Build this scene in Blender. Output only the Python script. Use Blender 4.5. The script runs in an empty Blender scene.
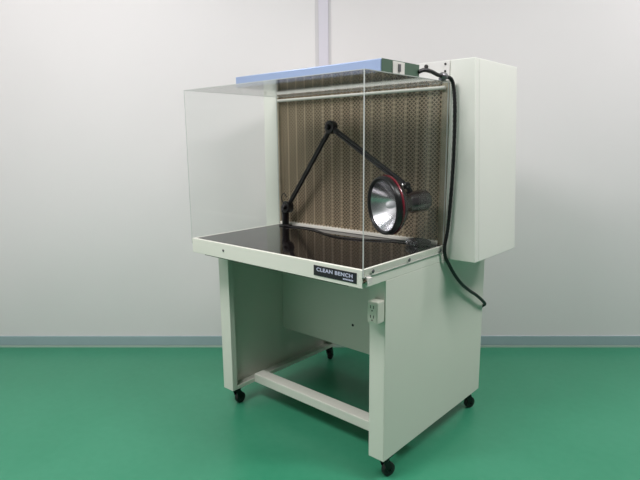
import bpy, bmesh, math, random
from mathutils import Vector, Matrix
random.seed(7)
S = bpy.context.scene
C = S.collection

# ------------------------------------------------------------------ materials
def srgb(r, g, b):
    f = lambda c: (c/255/12.92) if c/255 <= .04045 else ((c/255+.055)/1.055)**2.4
    return (f(r), f(g), f(b), 1)

def mat(name, col, rough=.5, metal=0, noise=0, nscale=8, spec=.5, coat=0, bump=0, bscale=300):
    m = bpy.data.materials.new(name); m.use_nodes = True
    nt = m.node_tree; N = nt.nodes; L = nt.links
    b = N['Principled BSDF']
    b.inputs['Base Color'].default_value = col
    b.inputs['Roughness'].default_value = rough
    b.inputs['Metallic'].default_value = metal
    b.inputs['Specular IOR Level'].default_value = spec
    b.inputs['Coat Weight'].default_value = coat
    b.inputs['Coat Roughness'].default_value = .05
    if noise or bump:
        tc = N.new('ShaderNodeTexCoord')
    if noise:
        n = N.new('ShaderNodeTexNoise'); n.inputs['Scale'].default_value = nscale
        n.inputs['Detail'].default_value = 5
        r = N.new('ShaderNodeValToRGB')
        r.color_ramp.elements[0].position = .3; r.color_ramp.elements[1].position = .7
        r.color_ramp.elements[0].color = tuple(c*(1-noise) for c in col[:3])+(1,)
        r.color_ramp.elements[1].color = tuple(min(1, c*(1+noise)) for c in col[:3])+(1,)
        L.new(tc.outputs['Object'], n.inputs['Vector']); L.new(n.outputs['Fac'], r.inputs['Fac'])
        L.new(r.outputs['Color'], b.inputs['Base Color'])
    if bump:
        n2 = N.new('ShaderNodeTexNoise'); n2.inputs['Scale'].default_value = bscale
        bp = N.new('ShaderNodeBump'); bp.inputs['Strength'].default_value = bump; bp.inputs['Distance'].default_value = .002
        L.new(tc.outputs['Object'], n2.inputs['Vector']); L.new(n2.outputs['Fac'], bp.inputs['Height'])
        L.new(bp.outputs['Normal'], b.inputs['Normal'])
    return m

def acrylic(name, tint=(.965, .975, .968, 1), rough=0.0, ior=1.27):
    m = bpy.data.materials.new(name); m.use_nodes = True
    nt = m.node_tree; N = nt.nodes; L = nt.links
    N.remove(N['Principled BSDF'])
    t = N.new('ShaderNodeBsdfTransparent'); t.inputs['Color'].default_value = tint
    g = N.new('ShaderNodeBsdfGlossy'); g.inputs['Roughness'].default_value = rough
    f = N.new('ShaderNodeFresnel')                       # same reflectance on entering and leaving the sheet
    ge = N.new('ShaderNodeNewGeometry'); mr = N.new('ShaderNodeMapRange')
    mr.inputs[3].default_value = ior; mr.inputs[4].default_value = 1/ior
    L.new(ge.outputs['Backfacing'], mr.inputs[0]); L.new(mr.outputs[0], f.inputs['IOR'])
    mx = N.new('ShaderNodeMixShader')
    L.new(f.outputs[0], mx.inputs[0]); L.new(t.outputs[0], mx.inputs[1]); L.new(g.outputs[0], mx.inputs[2])
    L.new(mx.outputs[0], N['Material Output'].inputs['Surface'])
    return m

M = {}
M['cream'] = mat('cream_paint', srgb(219, 221, 209), .42, noise=.015, nscale=3)
M['cream_box'] = mat('cream_housing_paint', srgb(224, 226, 217), .42, noise=.015, nscale=3)
M['plate_white'] = mat('white_plate_paint', srgb(222, 221, 216), .4)
M['rail'] = mat('top_rail_paint', srgb(196, 196, 188), .35)
M['lip'] = mat('bright_frame_lip', srgb(226, 224, 214), .35)
M['black_top'] = mat('black_gloss_worktop', srgb(20, 17, 17), .06, spec=.55)
M['acrylic'] = acrylic('clear_acrylic')
M['acrylic_lid'] = acrylic('clear_acrylic_lid', ior=1.6)
M['acrylic_edge'] = mat('sawn_acrylic_edge', srgb(176, 180, 176), .3)
M['blue'] = mat('blue_reflection_metal', srgb(146, 165, 198), .28, metal=.35, noise=.03, nscale=5)  # metal casing; its bluish reflection is painted into the base colour
M['green_cap'] = mat('green_reflection_end_cap', srgb(72, 98, 80), .45)  # same metal; the green it mirrors is painted into the colour
M['white_plastic'] = mat('white_plastic', srgb(214, 212, 205), .4)
M['outlet'] = mat('outlet_plastic', srgb(206, 208, 194), .4)
M['grey_part'] = mat('grey_metal', srgb(120, 120, 122), .35, metal=.7)
M['board'] = mat('dark_bounce_absorber', srgb(60, 52, 44), .8, noise=.1, nscale=40)  # for the added sheet under the table, dark to reduce bounce
M['dark'] = mat('dark_slot', srgb(38, 36, 34), .6)
M['black'] = mat('black_enamel', srgb(12, 11, 12), .3, spec=.35)
M['rubber'] = mat('black_cable_rubber', srgb(14, 14, 16), .42)
M['wheel'] = mat('black_wheel_rubber', srgb(22, 20, 20), .5)
M['lamp'] = mat('burgundy_black_enamel', srgb(26, 14, 18), .12, coat=1)
M['red'] = mat('red_trim_ring', srgb(112, 22, 38), .2, coat=.5)
M['silver'] = mat('silver_reflector', (.74, .74, .77, 1), .27, metal=1)
M['chrome'] = mat('chrome', (.8, .8, .82, 1), .12, metal=1)
M['bulb'] = mat('frosted_bulb', srgb(205, 208, 210), .2)
M['paper'] = mat('filter_paper', srgb(92, 84, 68), .8, noise=.10, nscale=14)
M['bead'] = mat('filter_separator_bead', srgb(182, 168, 144), .6)
M['mesh'] = mat('expanded_metal', srgb(152, 137, 112), .45, metal=.1)
M['filter_frame'] = mat('filter_frame', srgb(140, 132, 112), .6, noise=.15, nscale=20)
M['plate'] = mat('name_plate_black', srgb(22, 24, 30), .3)
M['letter'] = mat('name_plate_letters', srgb(196, 200, 222), .4)
M['brass'] = mat('brass_pin', srgb(92, 82, 64), .4, metal=.6)
M['wrap'] = acrylic('clear_plastic_wrap', (.80, .81, .84, 1), .10, 3.2)

# ------------------------------------------------------------------ mesh helpers
def box(bm, x0, x1, y0, y1, z0, z1, mi=0):
    v = [bm.verts.new(p) for p in ((x0,y0,z0),(x1,y0,z0),(x1,y1,z0),(x0,y1,z0),(x0,y0,z1),(x1,y0,z1),(x1,y1,z1),(x0,y1,z1))]
    fs = [bm.faces.new([v[i] for i in q]) for q in ((0,3,2,1),(4,5,6,7),(0,1,5,4),(1,2,6,5),(2,3,7,6),(3,0,4,7))]
    for f in fs: f.material_index = mi
    return v

def frame_from(d):
    d = Vector(d).normalized()
    a = Vector((0, 0, 1)) if abs(d.z) < .9 else Vector((1, 0, 0))
    u = d.cross(a).normalized(); return u, d.cross(u).normalized(), d

def lathe(bm, prof, o, d, n=32, mi=0, cap=True):
    """prof = [(along, radius)...]; axis d from o"""
    u, w, d = frame_from(d); o = Vector(o); rings = []
    for t, r in prof:
        if r < 1e-6: rings.append([bm.verts.new(o+d*t)])
        else: rings.append([bm.verts.new(o+d*t+(u*math.cos(2*math.pi*k/n)+w*math.sin(2*math.pi*k/n))*r) for k in range(n)])
    for A, B in zip(rings, rings[1:]):
        for k in range(n):
            k2 = (k+1) % n
            if len(A) == 1 and len(B) == 1: continue
            if len(A) == 1: f = bm.faces.new((A[0], B[k2], B[k]))
            elif len(B) == 1: f = bm.faces.new((A[k], A[k2], B[0]))
            else: f = bm.faces.new((A[k], A[k2], B[k2], B[k]))
            f.material_index = mi
    if cap:
        for R in (rings[0], rings[-1]):
            if len(R) > 1: bm.faces.new(R).material_index = mi

def smooth_path(pts, n=8):
    pts = [Vector(p) for p in pts]; P = [pts[0]*2-pts[1]]+pts+[pts[-1]*2-pts[-2]]; out = []
    for i in range(1, len(P)-2):
        a, b, c, d = P[i-1:i+3]
        for k in range(n):
            t = k/n
            out.append(.5*((2*b)+(c-a)*t+(2*a-5*b+4*c-d)*t*t+(3*b-3*c+d-a)*t**3))
    out.append(pts[-1]); return out

def tube(bm, pts, r, n=10, mi=0, ribs=0):
    """tube along points; ribs = amplitude of small corrugation"""
    rings = []; pu = None
    for i, p in enumerate(pts):
        d = (pts[min(i+1, len(pts)-1)]-pts[max(i-1, 0)]).normalized()
        if pu is None: u, w, _ = frame_from(d)
        else:
            u = (pu-d*pu.dot(d)).normalized(); w = d.cross(u)
        pu = u; rr = r+(ribs if i % 2 else 0)
        rings.append([bm.verts.new(p+(u*math.cos(2*math.pi*k/n)+w*math.sin(2*math.pi*k/n))*rr) for k in range(n)])
    for A, B in zip(rings, rings[1:]):
        for k in range(n): bm.faces.new((A[k], A[(k+1) % n], B[(k+1) % n], B[k])).material_index = mi
    bm.faces.new(rings[0][::-1]).material_index = mi; bm.faces.new(rings[-1]).material_index = mi

def obj(name, bm, mats, parent=None, bevel=0, smooth=False, ang=35):
    bmesh.ops.recalc_face_normals(bm, faces=bm.faces)
    me = bpy.data.meshes.new(name); bm.to_mesh(me); bm.free()
    for m in (mats if isinstance(mats, (list, tuple)) else [mats]): me.materials.append(M[m] if isinstance(m, str) else m)
    if smooth:
        for p in me.polygons: p.use_smooth = True
        me.set_sharp_from_angle(angle=math.radians(ang))
    o = bpy.data.objects.new(name, me); C.objects.link(o)
    if parent:
        o.parent = parent
        b = parent
        off = Vector((0, 0, 0))
        while b: off += b.location; b = b.parent
        me.transform(Matrix.Translation(-off))          # the meshes are laid out in room coordinates
    if bevel:
        md = o.modifiers.new('edge', 'BEVEL'); md.width = bevel; md.segments = 2; md.limit_method = 'ANGLE'
    return o

def new(): return bmesh.new()
def empty(name, loc, label, cat):
    o = bpy.data.objects.new(name, None); C.objects.link(o); o.location = loc; o.empty_display_size = .1
    o['label'] = label; o['category'] = cat; return o
def boxo(name, dims, m, parent, bevel=0):
    bm = new(); box(bm, *dims); return obj(name, bm, m, parent, bevel)

# ------------------------------------------------------------------ the room (turned against the bench)
E1 = Vector((.76175, .64787, 0)); E2 = Vector((-.64787, .76175, 0)); ORG = E2*1.3399      # a point of the back wall
def room(a, b, z): return ORG+E1*a-E2*b+Vector((0, 0, z))      # a: along wall, b: out from the wall
def roombox(bm, a0, a1, b0, b1, z0, z1, mi=0):
    v = box(bm, a0, a1, b0, b1, z0, z1, mi)
    for q in v: q.co = room(*q.co)
AL, AR, BD, HC = -2.35, 3.0, 5.2, 2.65

def floor_mat():
    m = mat('green_epoxy_floor', srgb(70, 150, 118), .3, spec=.4)
    N = m.node_tree.nodes; L = m.node_tree.links; b = N['Principled BSDF']
    tc = N.new('ShaderNodeTexCoord')
    n1 = N.new('ShaderNodeTexNoise'); n1.inputs['Scale'].default_value = 2.2; n1.inputs['Detail'].default_value = 6
    n2 = N.new('ShaderNodeTexNoise'); n2.inputs['Scale'].default_value = 30; n2.inputs['Detail'].default_value = 4
    mx = N.new('ShaderNodeMix'); mx.data_type = 'FLOAT'; mx.inputs[0].default_value = .3
    r = N.new('ShaderNodeValToRGB')
    r.color_ramp.elements[0].position = .32; r.color_ramp.elements[0].color = srgb(48, 130, 97)
    r.color_ramp.elements[1].position = .68; r.color_ramp.elements[1].color = srgb(61, 139, 107)
    L.new(tc.outputs['Object'], n1.inputs['Vector']); L.new(tc.outputs['Object'], n2.inputs['Vector'])
    L.new(n1.outputs['Fac'], mx.inputs[2]); L.new(n2.outputs['Fac'], mx.inputs[3])
    L.new(mx.outputs[0], r.inputs['Fac']); L.new(r.outputs['Color'], b.inputs['Base Color'])
    mr = N.new('ShaderNodeMapRange'); mr.inputs[3].default_value = .24; mr.inputs[4].default_value = .42
    L.new(n1.outputs['Fac'], mr.inputs[0]); L.new(mr.outputs[0], b.inputs['Roughness'])
    return m
M['floor'] = floor_mat()
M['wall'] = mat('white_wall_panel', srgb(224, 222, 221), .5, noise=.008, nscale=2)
M['wall_dim'] = mat('low_bounce_wall_panel', srgb(112, 112, 114), .6, noise=.008, nscale=2)  # walls out of view, colour darkened to cut bounce light
M['ceiling'] = mat('white_ceiling', srgb(232, 232, 230), .8, noise=.01)
M['base'] = mat('grey_blue_baseboard', srgb(156, 176, 180), .4, noise=.02)
M['trim'] = mat('pale_joint_strip', srgb(214, 211, 220), .25)
M['groove'] = mat('joint_sealant', srgb(204, 202, 203), .6)
M['cove'] = mat('pale_floor_edge', srgb(168, 190, 178), .4)

def struct(name, bm, m, bevel=0):
    o = obj(name, bm, m, None, bevel); o['kind'] = 'structure'; return o
bm = new(); roombox(bm, AL, AR, 0, BD, -.1, 0); struct('floor', bm, 'floor')
bm = new(); roombox(bm, AL, AR, 0, BD, HC, HC+.1); struct('ceiling', bm, 'ceiling')
bm = new(); roombox(bm, AL-.1, AR+.1, -.1, 0, -.1, HC+.1); struct('wall_back', bm, 'wall')
bm = new(); roombox(bm, AL-.1, AL, 0, BD, -.1, HC+.1); struct('wall_left', bm, 'wall')
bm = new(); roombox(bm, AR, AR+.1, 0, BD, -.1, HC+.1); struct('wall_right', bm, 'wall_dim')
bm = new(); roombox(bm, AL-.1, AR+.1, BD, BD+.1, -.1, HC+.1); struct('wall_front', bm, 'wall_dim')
bm = new(); roombox(bm, AL, AR, 0, .008, .012, .066); struct('baseboard_back', bm, 'base', .002)
bm = new(); roombox(bm, AL, AR, 0, .014, 0, .010); struct('trim_1', bm, 'cove')
# joint strip between two wall panels: flat cover with a sealant line on both sides
ja = E1.dot(Vector((-.988, .919, 0))); jb = E1.dot(Vector((-.947, .954, 0)))
bm = new(); roombox(bm, ja+.002, jb-.001, 0, .008, .066, HC, 0)
roombox(bm, ja-.016, ja+.002, 0, .002, .066, HC, 1); roombox(bm, jb-.001, jb+.013, 0, .002, .066, HC, 1)
struct('trim_2', bm, ['trim', 'groove'], .0025)

# ------------------------------------------------------------------ clean bench
W, D, H, AP, Z1 = .864, .499, .780, .058, 1.358
SY, ZB, D2, PT = .126, .083, .853, .063
ZT, ZX = 1.434, .730
ZA = H-AP
bench = empty('clean_bench', (-W/2, .45, 0), 'cream steel clean bench on casters with clear acrylic hood, black worktop and filter wall', 'clean bench')

# table tray: rim, apron, underside
bm = new()
box(bm, -W, 0, 0, .012, ZA, H); box(bm, -W, -W+.010, .012, D, ZA, H); box(bm, -.010, 0, .012, D, ZA, H)
box(bm, -W+.010, -.010, .012, D, ZA, H-.006)
obj('table_frame', bm, 'cream', bench, .0015)
boxo('worktop', (-W+.0105, -.0105, .0125, D-.008, H-.0055, H-.0005), 'black_top', bench)
boxo('bounce_absorber', (-W+PT+.001, -PT-.001, .0125, D-.0015, ZA-.006, ZA-.0003), 'board', bench)  # added unseen dark sheet, soaks up bounce light below the table
# stand side panels: folded sheet with flanges and lips
def side_panel(xo, s):
    """xo outer plane, s=+1 when the inside lies towards +x"""
    bm = new(); t = .0025
    def b(xa, xb, y0, y1, z0, z1):
        a, c = xo+s*xa, xo+s*xb
        box(bm, min(a, c), max(a, c), y0, y1, z0, z1)
    e = .0005
    b(0, t, SY, D2, ZB, ZA-e)                          # skin
    b(t, PT, SY, SY+t, ZB, ZA-e)                       # front flange
    b(PT-t, PT, SY+t, SY+.026, ZB, ZA-e)               # front lip
    b(t, PT, D2-t, D2, ZB, ZA-e)                       # rear flange
    b(PT-t, PT, D2-.026, D2-t, ZB, ZA-e)               # rear lip
    b(t, PT, SY+t, D2-t, ZB, ZB+t)                     # bottom flange
    b(PT-t, PT, SY+.026, D2-.026, ZB+t, ZB+.018)       # bottom lip
    return obj('side_panel', bm, 'cream', bench, .0012)
side_panel(0, -1); side_panel(-W, 1)
bp = boxo('back_panel', (-W+.0035, -.0035, D-.001, D+.012, .262, ZA-.001), 'cream', bench, .0012)
boxo('rear_light_blocker', (-W+PT+.0005, -PT-.0005, D+.0125, D2-.0035, .262, ZA-.001), 'cream', bench, .0012)  # added unseen block, stops light coming in behind the back panel
bm = new(); lathe(bm, [(0, .006), (.001, .006)], (-.425, D-.0019, .374), (0, -1, 0), 16); obj('bolt_hole', bm, 'dark', bp)
bm = new(); box(bm, -W+PT+.0005, -PT-.0005, .250, .306, ZB+.001, .124); obj('stretcher', bm, 'cream', bench, .003)

# casters
def caster(x, y, yaw):
    r = .025; c = Vector((x, y, r)); a = Vector((math.cos(yaw), math.sin(yaw), 0)); f = Vector((-a.y, a.x, 0))
    bm = new()
    box(bm, x-.022, x+.022, y-.022, y+.022, ZB-.0045, ZB-.0006)
    lathe(bm, [(0, .016), (.008, .018), (.016, .015)], (x, y, ZB-.021), (0, 0, 1), 20)
    for s in (-1, 1):      # fork cheeks
        q = [c+f*.012*0+a*s*.0135]
        pts = [(-.014, .034), (.016, .034), (.008+.006, -.004), (.020, -.010), (.008, -.012), (.004, -.004)]
        o0 = Vector((x, y, 0))-f*.0
        lo = []; hi = []
        for u, v in [(-.013, ZB-.019), (.013, ZB-.019), (.024, r+.004), (.022, r-.008), (.010, r-.008), (-.004, r+.012)]:
            lo.append(bm.verts.new(o0+f*u+a*(s*.0135-.0012)+Vector((0, 0, v)))); hi.append(bm.verts.new(o0+f*u+a*(s*.0135+.0012)+Vector((0, 0, v))))
        bm.faces.new(lo); bm.faces.new(hi[::-1])
        for k in range(6): bm.faces.new((lo[k], lo[(k+1) % 6], hi[(k+1) % 6], hi[k]))
    ax = Vector((x, y, r))+f*.016
    lathe(bm, [(0, .004), (.036, .004)], ax-a*.018, a, 12)
    fk = obj('caster', bm, 'black', bench, 0, True)
    bm = new()
    lathe(bm, [(-.0105, .008), (-.0105, .019), (-.009, .0235), (-.004, r), (.004, r), (.009, .0235), (.0105, .019), (.0105, .008)], ax, a, 28)
    obj('wheel', bm, 'wheel', fk, 0, True)
caster(-.0225, SY+.040, math.radians(-18)); caster(-.030, D2-.050, math.radians(-20))
caster(-W+.034, SY+.045, math.radians(0)); caster(-W+.034, D2-.045, math.radians(20))

# blower housing behind the filter, a ring around the filter opening
bm = new(); OL, OT, OB, YB = .093, .091, .123, D2+.002
def taper_box(x0b, x0t, x1b, x1t, y0, y1, z0, z1):
    v = [bm.verts.new(p) for p in ((x0b,y0,z0),(x1b,y0,z0),(x1b,y1,z0),(x0b,y1,z0),(x0t,y0,z1),(x1t,y0,z1),(x1t,y1,z1),(x0t,y1,z1))]
    for q in ((0,3,2,1),(4,5,6,7),(0,1,5,4),(1,2,6,5),(2,3,7,6),(3,0,4,7)): bm.faces.new([v[i] for i in q])
ZX2 = ZX+.001
taper_box(-W-OL-.006, -W-OL, OB, OT, D+.0305, YB, ZX2, ZT)            # body
taper_box(0.0, 0.0, OB, OT, D, D+.030, ZX2, ZT)                        # right cheek
taper_box(-W-OL-.006, -W-OL, -W, -W, D, D+.030, ZX2, ZT)               # left cheek
box(bm, -W+.0003, -.0003, D, D+.030, Z1+.006, ZT)                      # top rail
obj('blower_housing', bm, 'cream_box', bench, .002)
boxo('upper_plate', (-W+.002, -.002, D-.003, D-.0002, Z1+.008, ZT-.001), 'plate_white', bench, .0008)
def screw(x, y, z, d, r=.004, m='dark', name='screw', h=.003):
    bm = new(); lathe(bm, [(0, r), (h*.6, r), (h, r*.7)], (x, y, z), d, 14); return obj(name, bm, m, bench, 0, True)
for x in (-.093, -W+.093): screw(x, D-.0032, 1.420, (0, -1, 0), .007, h=.008)
for x in (-.018, -W+.018):
    screw(x, D-.0032, 1.422, (0, -1, 0)); screw(x, D-.0032, 1.398, (0, -1, 0))
screw(-W-OL+.014, D-.0002, 1.381, (0, -1, 0), .009, h=.005)
# filter: frame, pleated paper with separator beads, expanded metal in front
fx0, fx1, fz0, fz1 = -W+.0005, -.0005, H+.0005, Z1-.0005
bm = new()
box(bm, fx0, fx0+.010, D-.006, D+.028, fz0, fz1, 1); box(bm, fx1-.026, fx1, D-.004, D+.028, fz0, fz1, 0)
box(bm, fx0+.010, fx1-.026, D-.012, D+.028, fz0, fz0+.012, 2)
filt = obj('filter_frame', bm, ['filter_frame', 'filter_frame', 'lip'], bench, .001)
bm = new(); lathe(bm, [(0, .0065), (W-.022, .0065)], (fx0+.011, D-.012, fz1-.016), (1, 0, 0), 16)
obj('top_rail', bm, 'rail', bench, 0, True)
bm = new(); per = .052; n = int((W-.036)/per*16)+1
prev = None
for i in range(n+1):
    x = fx0+.010+(W-.037)*i/n; ph = (x-fx0)/per % 1
    y = D+.024-.014*(.5+.5*math.cos(2*math.pi*ph))**2
    cur = (bm.verts.new((x, y, fz0+.012)), bm.verts.new((x, y, fz1)))
    if prev:
        f = bm.faces.new((prev[0], cur[0], cur[1], prev[1])); f.material_index = 1 if (ph < .12 or ph > .88) else 0
    prev = cur
obj('filter_media', bm, ['paper', 'bead'], filt, 0, True, 80)
bm = new(); dw, dh, sw = .0172, .0155, .0019
xa, xb, za, zb_ = fx0+.010, fx1-.026, fz0+.012, fz1
def bar(p, q):
    p = Vector(p); q = Vector(q); d = (q-p).normalized(); u = Vector((-d.z, 0, d.x))*sw; y = Vector((0, .0009, 0))
    v = [bm.verts.new(k) for k in (p-u-y, p+u-y, q+u+y, q-u+y)]
    bm.faces.new(v)
nx = int((xb-xa)/dw); nz = int((zb_-za)/dh); dw = (xb-xa)/nx; dh = (zb_-za)/nz; ym = D+.004
for i in range(nx):
    for k in range(nz):
        x, z = xa+i*dw, za+k*dh
        bar((x, ym, z), (x+dw/2, ym, z+dh/2)); bar((x+dw/2, ym, z+dh/2), (x+dw, ym, z))
        bar((x, ym, z+dh), (x+dw/2, ym, z+dh/2)); bar((x+dw/2, ym, z+dh/2), (x+dw, ym, z+dh))
obj('metal_mesh', bm, 'mesh', filt)

# clear acrylic hood: two sides and a top
TH = .005
def sheet(name, x0, x1, y0, y1, z0, z1, face='acrylic'):
    bm = new(); box(bm, x0, x1, y0, y1, z0, z1)
    dims = (x1-x0, y1-y0, z1-z0); thin = dims.index(min(dims))
    bm.normal_update()
    for f in bm.faces: f.material_index = 0 if abs(f.normal[thin]) > .5 else 1
    return obj(name, bm, [face, 'acrylic_edge'], bench)
rp = sheet('acrylic_side', .0003, .0003+TH, .001, D-.014, .757, Z1)
sheet('acrylic_side', -W-.0003-TH, -W-.0003, .001, D-.006, .757, Z1)
sheet('acrylic_top', -W-TH, TH, .001, D-.0035, Z1+.0003, Z1+.0023, 'acrylic_lid')
for y, z in ((.048, .769), (.253, .769), (.462, .768)):
    bm = new(); lathe(bm, [(0, .0065), (.0015, .0065), (.003, .004), (.003, .0)], (TH+.0005, y, z), (1, 0, 0), 16)
    obj('fixing_screw', bm, 'grey_part', rp, 0, True)
# rim fasteners at the front corners
screw(-.664, -.0002, .754, (0, -1, 0), .005, 'grey_part')
bm = new(); box(bm, .0004, .017, .012, .030, .737, .7565, 0); lathe(bm, [(0, .003), (.012, .003)], (.007, .012, .746), (0, -1, 0), 12, 1)
box(bm, .0004, .003, .005, .0115, .738, .752, 1)
obj('latch', bm, ['white_plastic', 'brass'], bench, .001)

# name plate
NX0, NX1, NZ0, NZ1 = -.196, -.020, .7345, .7685
npl = boxo('name_plate', (NX0, NX1, -.0016, -.0002, NZ0, NZ1), 'plate', bench, .0006)
def text_mesh(txt, size, sx, loc, offset=0.0, shear=0):
    cu = bpy.data.curves.new('lettering', 'FONT'); cu.body = txt; cu.size = size; cu.offset = offset; cu.extrude = .0002; cu.shear = shear
    cu.space_character = 1.08
    to = bpy.data.objects.new('lettering', cu); C.objects.link(to)
    bpy.context.view_layer.update()
    me = bpy.data.meshes.new_from_object(to.evaluated_get(bpy.context.evaluated_depsgraph_get()))
    bpy.data.objects.remove(to); bpy.data.curves.remove(cu)
    me.transform(Matrix.Translation(loc) @ Matrix.Rotation(math.pi/2, 4, 'X') @ Matrix.Diagonal((sx, 1, 1, 1)))
    b = new(); b.from_mesh(me); bpy.data.meshes.remove(me); return b
b1 = text_mesh('CLEAN BENCH', .0165, 1.3, (0, 0, 0), .0004)
xs = [v.co.x for v in b1.verts]; k = .148/(max(xs)-min(xs)); x0 = min(xs)
for v in b1.verts: v.co.x = NX0+.013+(v.co.x-x0)*k; v.co.z += .7505; v.co.y += -.0018
obj('lettering', b1, 'letter', npl)
bm = new(); x = NX1-.053     # maker's line: a small mark too fine to read
for wd in (.005, .004, .005, .0035, .005, .004, .005):
    box(bm, x, x+wd, -.0020, -.0017, .7400, .7445); x += wd+.0014
obj('fine_print', bm, 'letter', npl)

# power outlet on the front flange of the right leg panel
ob = boxo('outlet_box', (-.0440, -.0030, SY-.040, SY-.0003, .584, .658), 'outlet', bench, .004)
bm = new(); box(bm, -.0395, -.0075, SY-.0415, SY-.0398, .591, .651); fp = obj('socket_plate', bm, 'outlet', ob, .001)
bm = new()
for zc in (.636, .604):
    for dx in (-.006, .006): box(bm, -.0235+dx-.0014, -.0235+dx+.0014, SY-.0418, SY-.0414, zc-.001, zc+.009)
    lathe(bm, [(0, .0026), (.0004, .0026)], (-.0235, SY-.0414, zc-.008), (0, -1, 0), 12)
obj('socket_slots', bm, 'dark', ob)

# ------------------------------------------------------------------ lighting unit on top of the hood
FX0, FX1, FY0, FY1, FZ0, FZ1 = -.680, -.010, .104, .312, Z1+.0026, 1.401
fix = empty('light_fixture', ((FX0+FX1)/2, (FY0+FY1)/2, FZ0), 'flat light unit, painted with a blue reflection, lying on top of the clear hood', 'light fixture')
bm = new(); box(bm, FX0, FX1-.003, FY0, FY1, FZ0, FZ1); obj('fixture_body', bm, 'blue', fix, .003)
bm = new(); box(bm, FX1-.0028, FX1, FY0+.001, FY1, FZ0, FZ1); ec = obj('end_cap', bm, 'green_cap', fix, .001)
bm = new(); box(bm, FX1+.0002, FX1+.003, .158, .222, FZ0+.0015, FZ1-.003); sw_ = obj('switch', bm, 'white_plastic', ec, .001)
bm = new(); box(bm, FX1+.0032, FX1+.007, .184, .196, FZ0+.008, FZ1-.010); obj('switch_rocker', bm, 'grey_part', ec, .001)
# power cord from the unit over the housing edge and down the outside
cord = [(FX1+.001, .305, 1.378), (.000, .325, 1.385), (.002, .365, 1.384), (.004, .410, 1.376), (.010, .447, 1.373), (.020, .470, 1.366), (.026, .4795, 1.335),
        (.031, .4815, 1.28), (.033, .482, 1.20), (.033, .482, 1.10), (.030, .482, 1.00), (.026, .480, .90), (.021, .478, .83), (.0175, .470, .785), (.0165, .478, .745),
        (.018, .510, .705), (.020, .553, .659), (.022, .610, .612), (.022, .675, .573), (.022, .735, .542), (.021, .789, .510), (.016, .835, .482), (.004, .862, .466), (-.012, .868, .452), (-.02, .866, .43)]
bm = new(); tube(bm, smooth_path(cord, 10), .0062, 12, 0, .0006); pc = obj('power_cord', bm, 'rubber', fix, 0, True)
pc['label'] = 'black corrugated cord hanging down the side'
bm = new(); lathe(bm, [(0, .010), (.004, .012), (.020, .012), (.024, .010)], (.0055, .425, 1.3755), Vector((.3, 1, -.12)), 16)
box(bm, -.008, .012, .434, .449, Z1+.0026, 1.369)
obj('cord_clamp', bm, 'grey_part', pc, 0, True)

# ------------------------------------------------------------------ black arm lamp
lamp = empty('desk_lamp', (-.790, .460, H), 'black jointed arm lamp with a big silver reflector, standing on the black worktop', 'lamp')
bm = new(); lathe(bm, [(0, .030), (.004, .030), (.006, .026), (.008, .012)], (-.790, .460, H-.0003), (0, 0, 1), 28); obj('base', bm, 'black', lamp, 0, True)
J = Vector((-.752, .438, .872)); EL = Vector((-.478, .420, 1.216)); PV = Vector((-.078, .352, 1.006))
bm = new(); lathe(bm, [(0, .016), (.055, .016), (.058, .019), (.082, .019), (.086, .014)], (-.790, .460, H+.007), (0, 0, 1), 20)
tube(bm, smooth_path([(-.790, .460, .868), (-.784, .455, .884), (-.770, .446, .884), tuple(J)], 5), .011, 12)
obj('post', bm, 'black', lamp, 0, True)
PN = (EL-J).cross(PV-EL).normalized()
if PN.y > 0: PN = -PN
def knuckle(name, c, r, h, parent):
    bm = new(); lathe(bm, [(-h, r*.8), (-h*.85, r), (h*.85, r), (h, r*.8)], c, PN, 24)
    lathe(bm, [(h, r*.45), (h+.010, r*.45), (h+.013, r*.3)], c, PN, 16)
    return obj(name, bm, 'black', parent, 0, True)
knuckle('joint', J, .026, .016, lamp); knuckle('joint', EL, .026, .014, lamp)
def arm(a, b):
    bm = new(); d = (b-a).normalized(); up = PN.cross(d)
    for s in (-1, 1):
        tube(bm, [a+d*.012+up*s*.0055, a+(b-a)*.5+up*s*.0055, b-d*.012+up*s*.0055], .0062, 10)
    lathe(bm, [(.01, .009), (.05, .009), (.055, .006)], a, d, 12); lathe(bm, [(.01, .009), (.05, .009), (.055, .006)], b, -d, 12)
    return obj('arm', bm, 'black', lamp, 0, True)
arm(J, EL); arm(EL, PV)
T = Vector((.40, .915, .055)).normalized(); RC = Vector((-.118, .268, .940))
bm = new()
lathe(bm, [(.026, .100), (.036, .097), (.050, .086), (.066, .068), (.082, .050), (.094, .042), (.100, .040), (.172, .040), (.182, .036), (.186, .028), (.186, 0)], RC, T, 48, cap=False)
hd = obj('lamp_head', bm, 'lamp', lamp, 0, True)
bm = new()
lathe(bm, [(.020, .088), (.004, .0885), (-.002, .091), (-.004, .095), (-.002, .100), (.004, .1025), (.016, .1025), (.0185, .1005), (.0185, .090)], RC, T, 56, cap=False); obj('rim', bm, 'black', hd, 0, True, 50)
bm = new(); lathe(bm, [(.019, .097), (.019, .1035), (.0215, .1048), (.025, .1040), (.0265, .098)], RC, T, 56, cap=False); obj('trim_ring', bm, 'red', hd, 0, True, 50)
bm = new(); prof = []
for k in range(13):
    r = .0885*(1-k/12); prof.append((.006+.060*(1-(r/.0885)**2), r))
lathe(bm, prof, RC, T, 48, cap=False); rf = obj('reflector', bm, 'silver', hd, 0, True, 60)
bm = new(); lathe(bm, [(.064, .010), (.050, .010), (.046, .013), (.030, .014), (.020, .010), (.016, 0)], RC, T, 20); obj('bulb', bm, 'bulb', hd, 0, True, 50)
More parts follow.
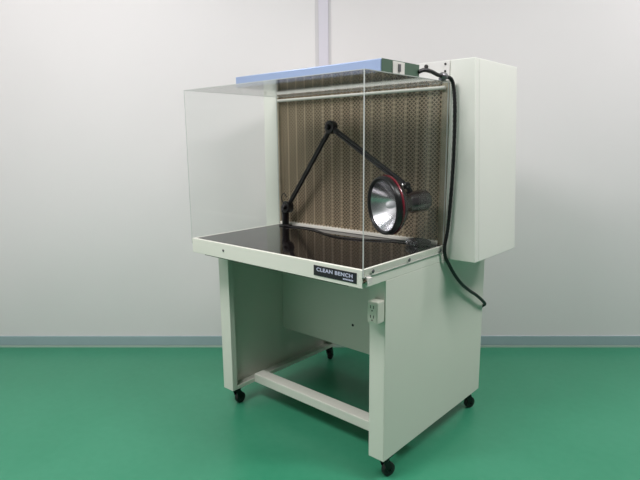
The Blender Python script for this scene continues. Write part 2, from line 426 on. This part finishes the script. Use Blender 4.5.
# yoke between arm and head
bm = new(); d = (PV-EL).normalized()
tube(bm, [PV-d*.016, PV+d*.01, RC+T*.115+Vector((0, 0, .039))], .009, 12); lathe(bm, [(-.013, .011), (-.011, .013), (.011, .013), (.013, .011)], PV, PN, 18)
yk = obj('yoke', bm, 'black', lamp, 0, True)
bm = new(); lathe(bm, [(.0131, .007), (.019, .007), (.021, .004)], PV, PN, 14); obj('pivot_screw', bm, 'chrome', yk, 0, True)
# small wire loop above the lower joint
bm = new(); tube(bm, smooth_path([J+Vector((-.012, -.012, .012)), J+Vector((-.022, -.016, .040)), J+Vector((-.006, -.018, .062)), J+Vector((.010, -.014, .046))], 6), .0018, 8); obj('wire_loop', bm, 'rubber', lamp, 0, True)
# lamp lead lying across the worktop to a tied bundle
zc = H+.0030
pts = [(-.770, .440, zc+.004), (-.75, .446, zc), (-.70, .458, zc), (-.62, .452, zc), (-.55, .425, zc), (-.48, .395, zc), (-.41, .378, zc), (-.35, .385, zc), (-.29, .402, zc), (-.23, .430, zc), (-.18, .450, zc), (-.122, .455, zc)]
bm = new(); tube(bm, smooth_path(pts, 8), .0030, 8)
pts2 = [(-.70, .462, zc), (-.60, .466, zc), (-.50, .448, zc), (-.42, .43, zc), (-.36, .40, zc)]
bx, by = -.075, .452
loop = []
for k in range(5*16+1):
    a = 2*math.pi*k/16; j = k/16
    rr = 1+.10*math.sin(j*2.1); loop.append(Vector((bx+math.cos(a)*.042*rr+.004*math.sin(j*3), by+math.sin(a)*.017*rr, zc+.0036*j+.002*math.sin(a*2+j))))
tube(bm, loop, .0030, 8)
ld = obj('lamp_cord', bm, 'rubber', lamp, 0, True)

# crumpled clear wrap on the cord bundle
bm = new(); bmesh.ops.create_icosphere(bm, subdivisions=3, radius=1)
for v in bm.verts:
    n = v.co.normalized(); k = 1+random.uniform(-.22, .22)
    v.co = Vector((bx-.016+n.x*.026*k, by-.034+n.y*.015*k, H+.0130+max(-.0125, n.z*.014*k)))
wr = obj('plastic_wrap', bm, 'wrap'); wr['label'] = 'small crumpled clear plastic wrap lying on the black worktop beside the lamp'; wr['category'] = 'plastic wrap'

# ------------------------------------------------------------------ light
LIGHTS = ((-1.1, 1.98, 1.25, .25, 45), (1.25, 1.75, 1.25, .25, 35), (-1.5, .8, 1.25, .25, 9), (2.3, .75, 1.25, .25, 17))  # last two are added fills that brighten the wall left and right
def area(name, a, b, z, sx, sy, power, col=(1, .93, .965)):
    l = bpy.data.lights.new(name, 'AREA'); l.shape = 'RECTANGLE'; l.size = sx; l.size_y = sy; l.energy = power; l.color = col
    o = bpy.data.objects.new(name, l); C.objects.link(o); o.location = room(a, b, z)
    o.rotation_euler = (0, 0, math.atan2(E1.y, E1.x)); return o
for a, b, sx, sy, pw in LIGHTS: area('ceiling_and_fill', a, b, HC-.03, sx, sy, pw)
w = bpy.data.worlds.new('World'); S.world = w; w.use_nodes = True
w.node_tree.nodes['Background'].inputs[0].default_value = (.9, .95, 1, 1); w.node_tree.nodes['Background'].inputs[1].default_value = .05

# ------------------------------------------------------------------ camera
cx, cy, cz, yaw, pit, rol, f = .9384, -1.2395, 1.1635, .7288, .1847, -.0091, 531.8
fw = Vector((-math.sin(yaw)*math.cos(pit), math.cos(yaw)*math.cos(pit), -math.sin(pit)))
r = Vector((math.cos(yaw), math.sin(yaw), 0)); u = r.cross(fw)
r2 = r*math.cos(rol)+u*math.sin(rol); u2 = u*math.cos(rol)-r*math.sin(rol)
cam = bpy.data.cameras.new('camera'); co = bpy.data.objects.new('camera', cam); C.objects.link(co)
co.matrix_world = Matrix(((r2.x, u2.x, -fw.x, cx), (r2.y, u2.y, -fw.y, cy), (r2.z, u2.z, -fw.z, cz), (0, 0, 0, 1)))
cam.sensor_fit = 'HORIZONTAL'; cam.sensor_width = 36; cam.lens = f/640*36; cam.clip_start = .05
S.camera = co
vs = S.view_settings; vs.view_transform = 'Standard'; vs.look = 'None'; vs.gamma = 1; vs.exposure = .3; vs.use_curve_mapping = False
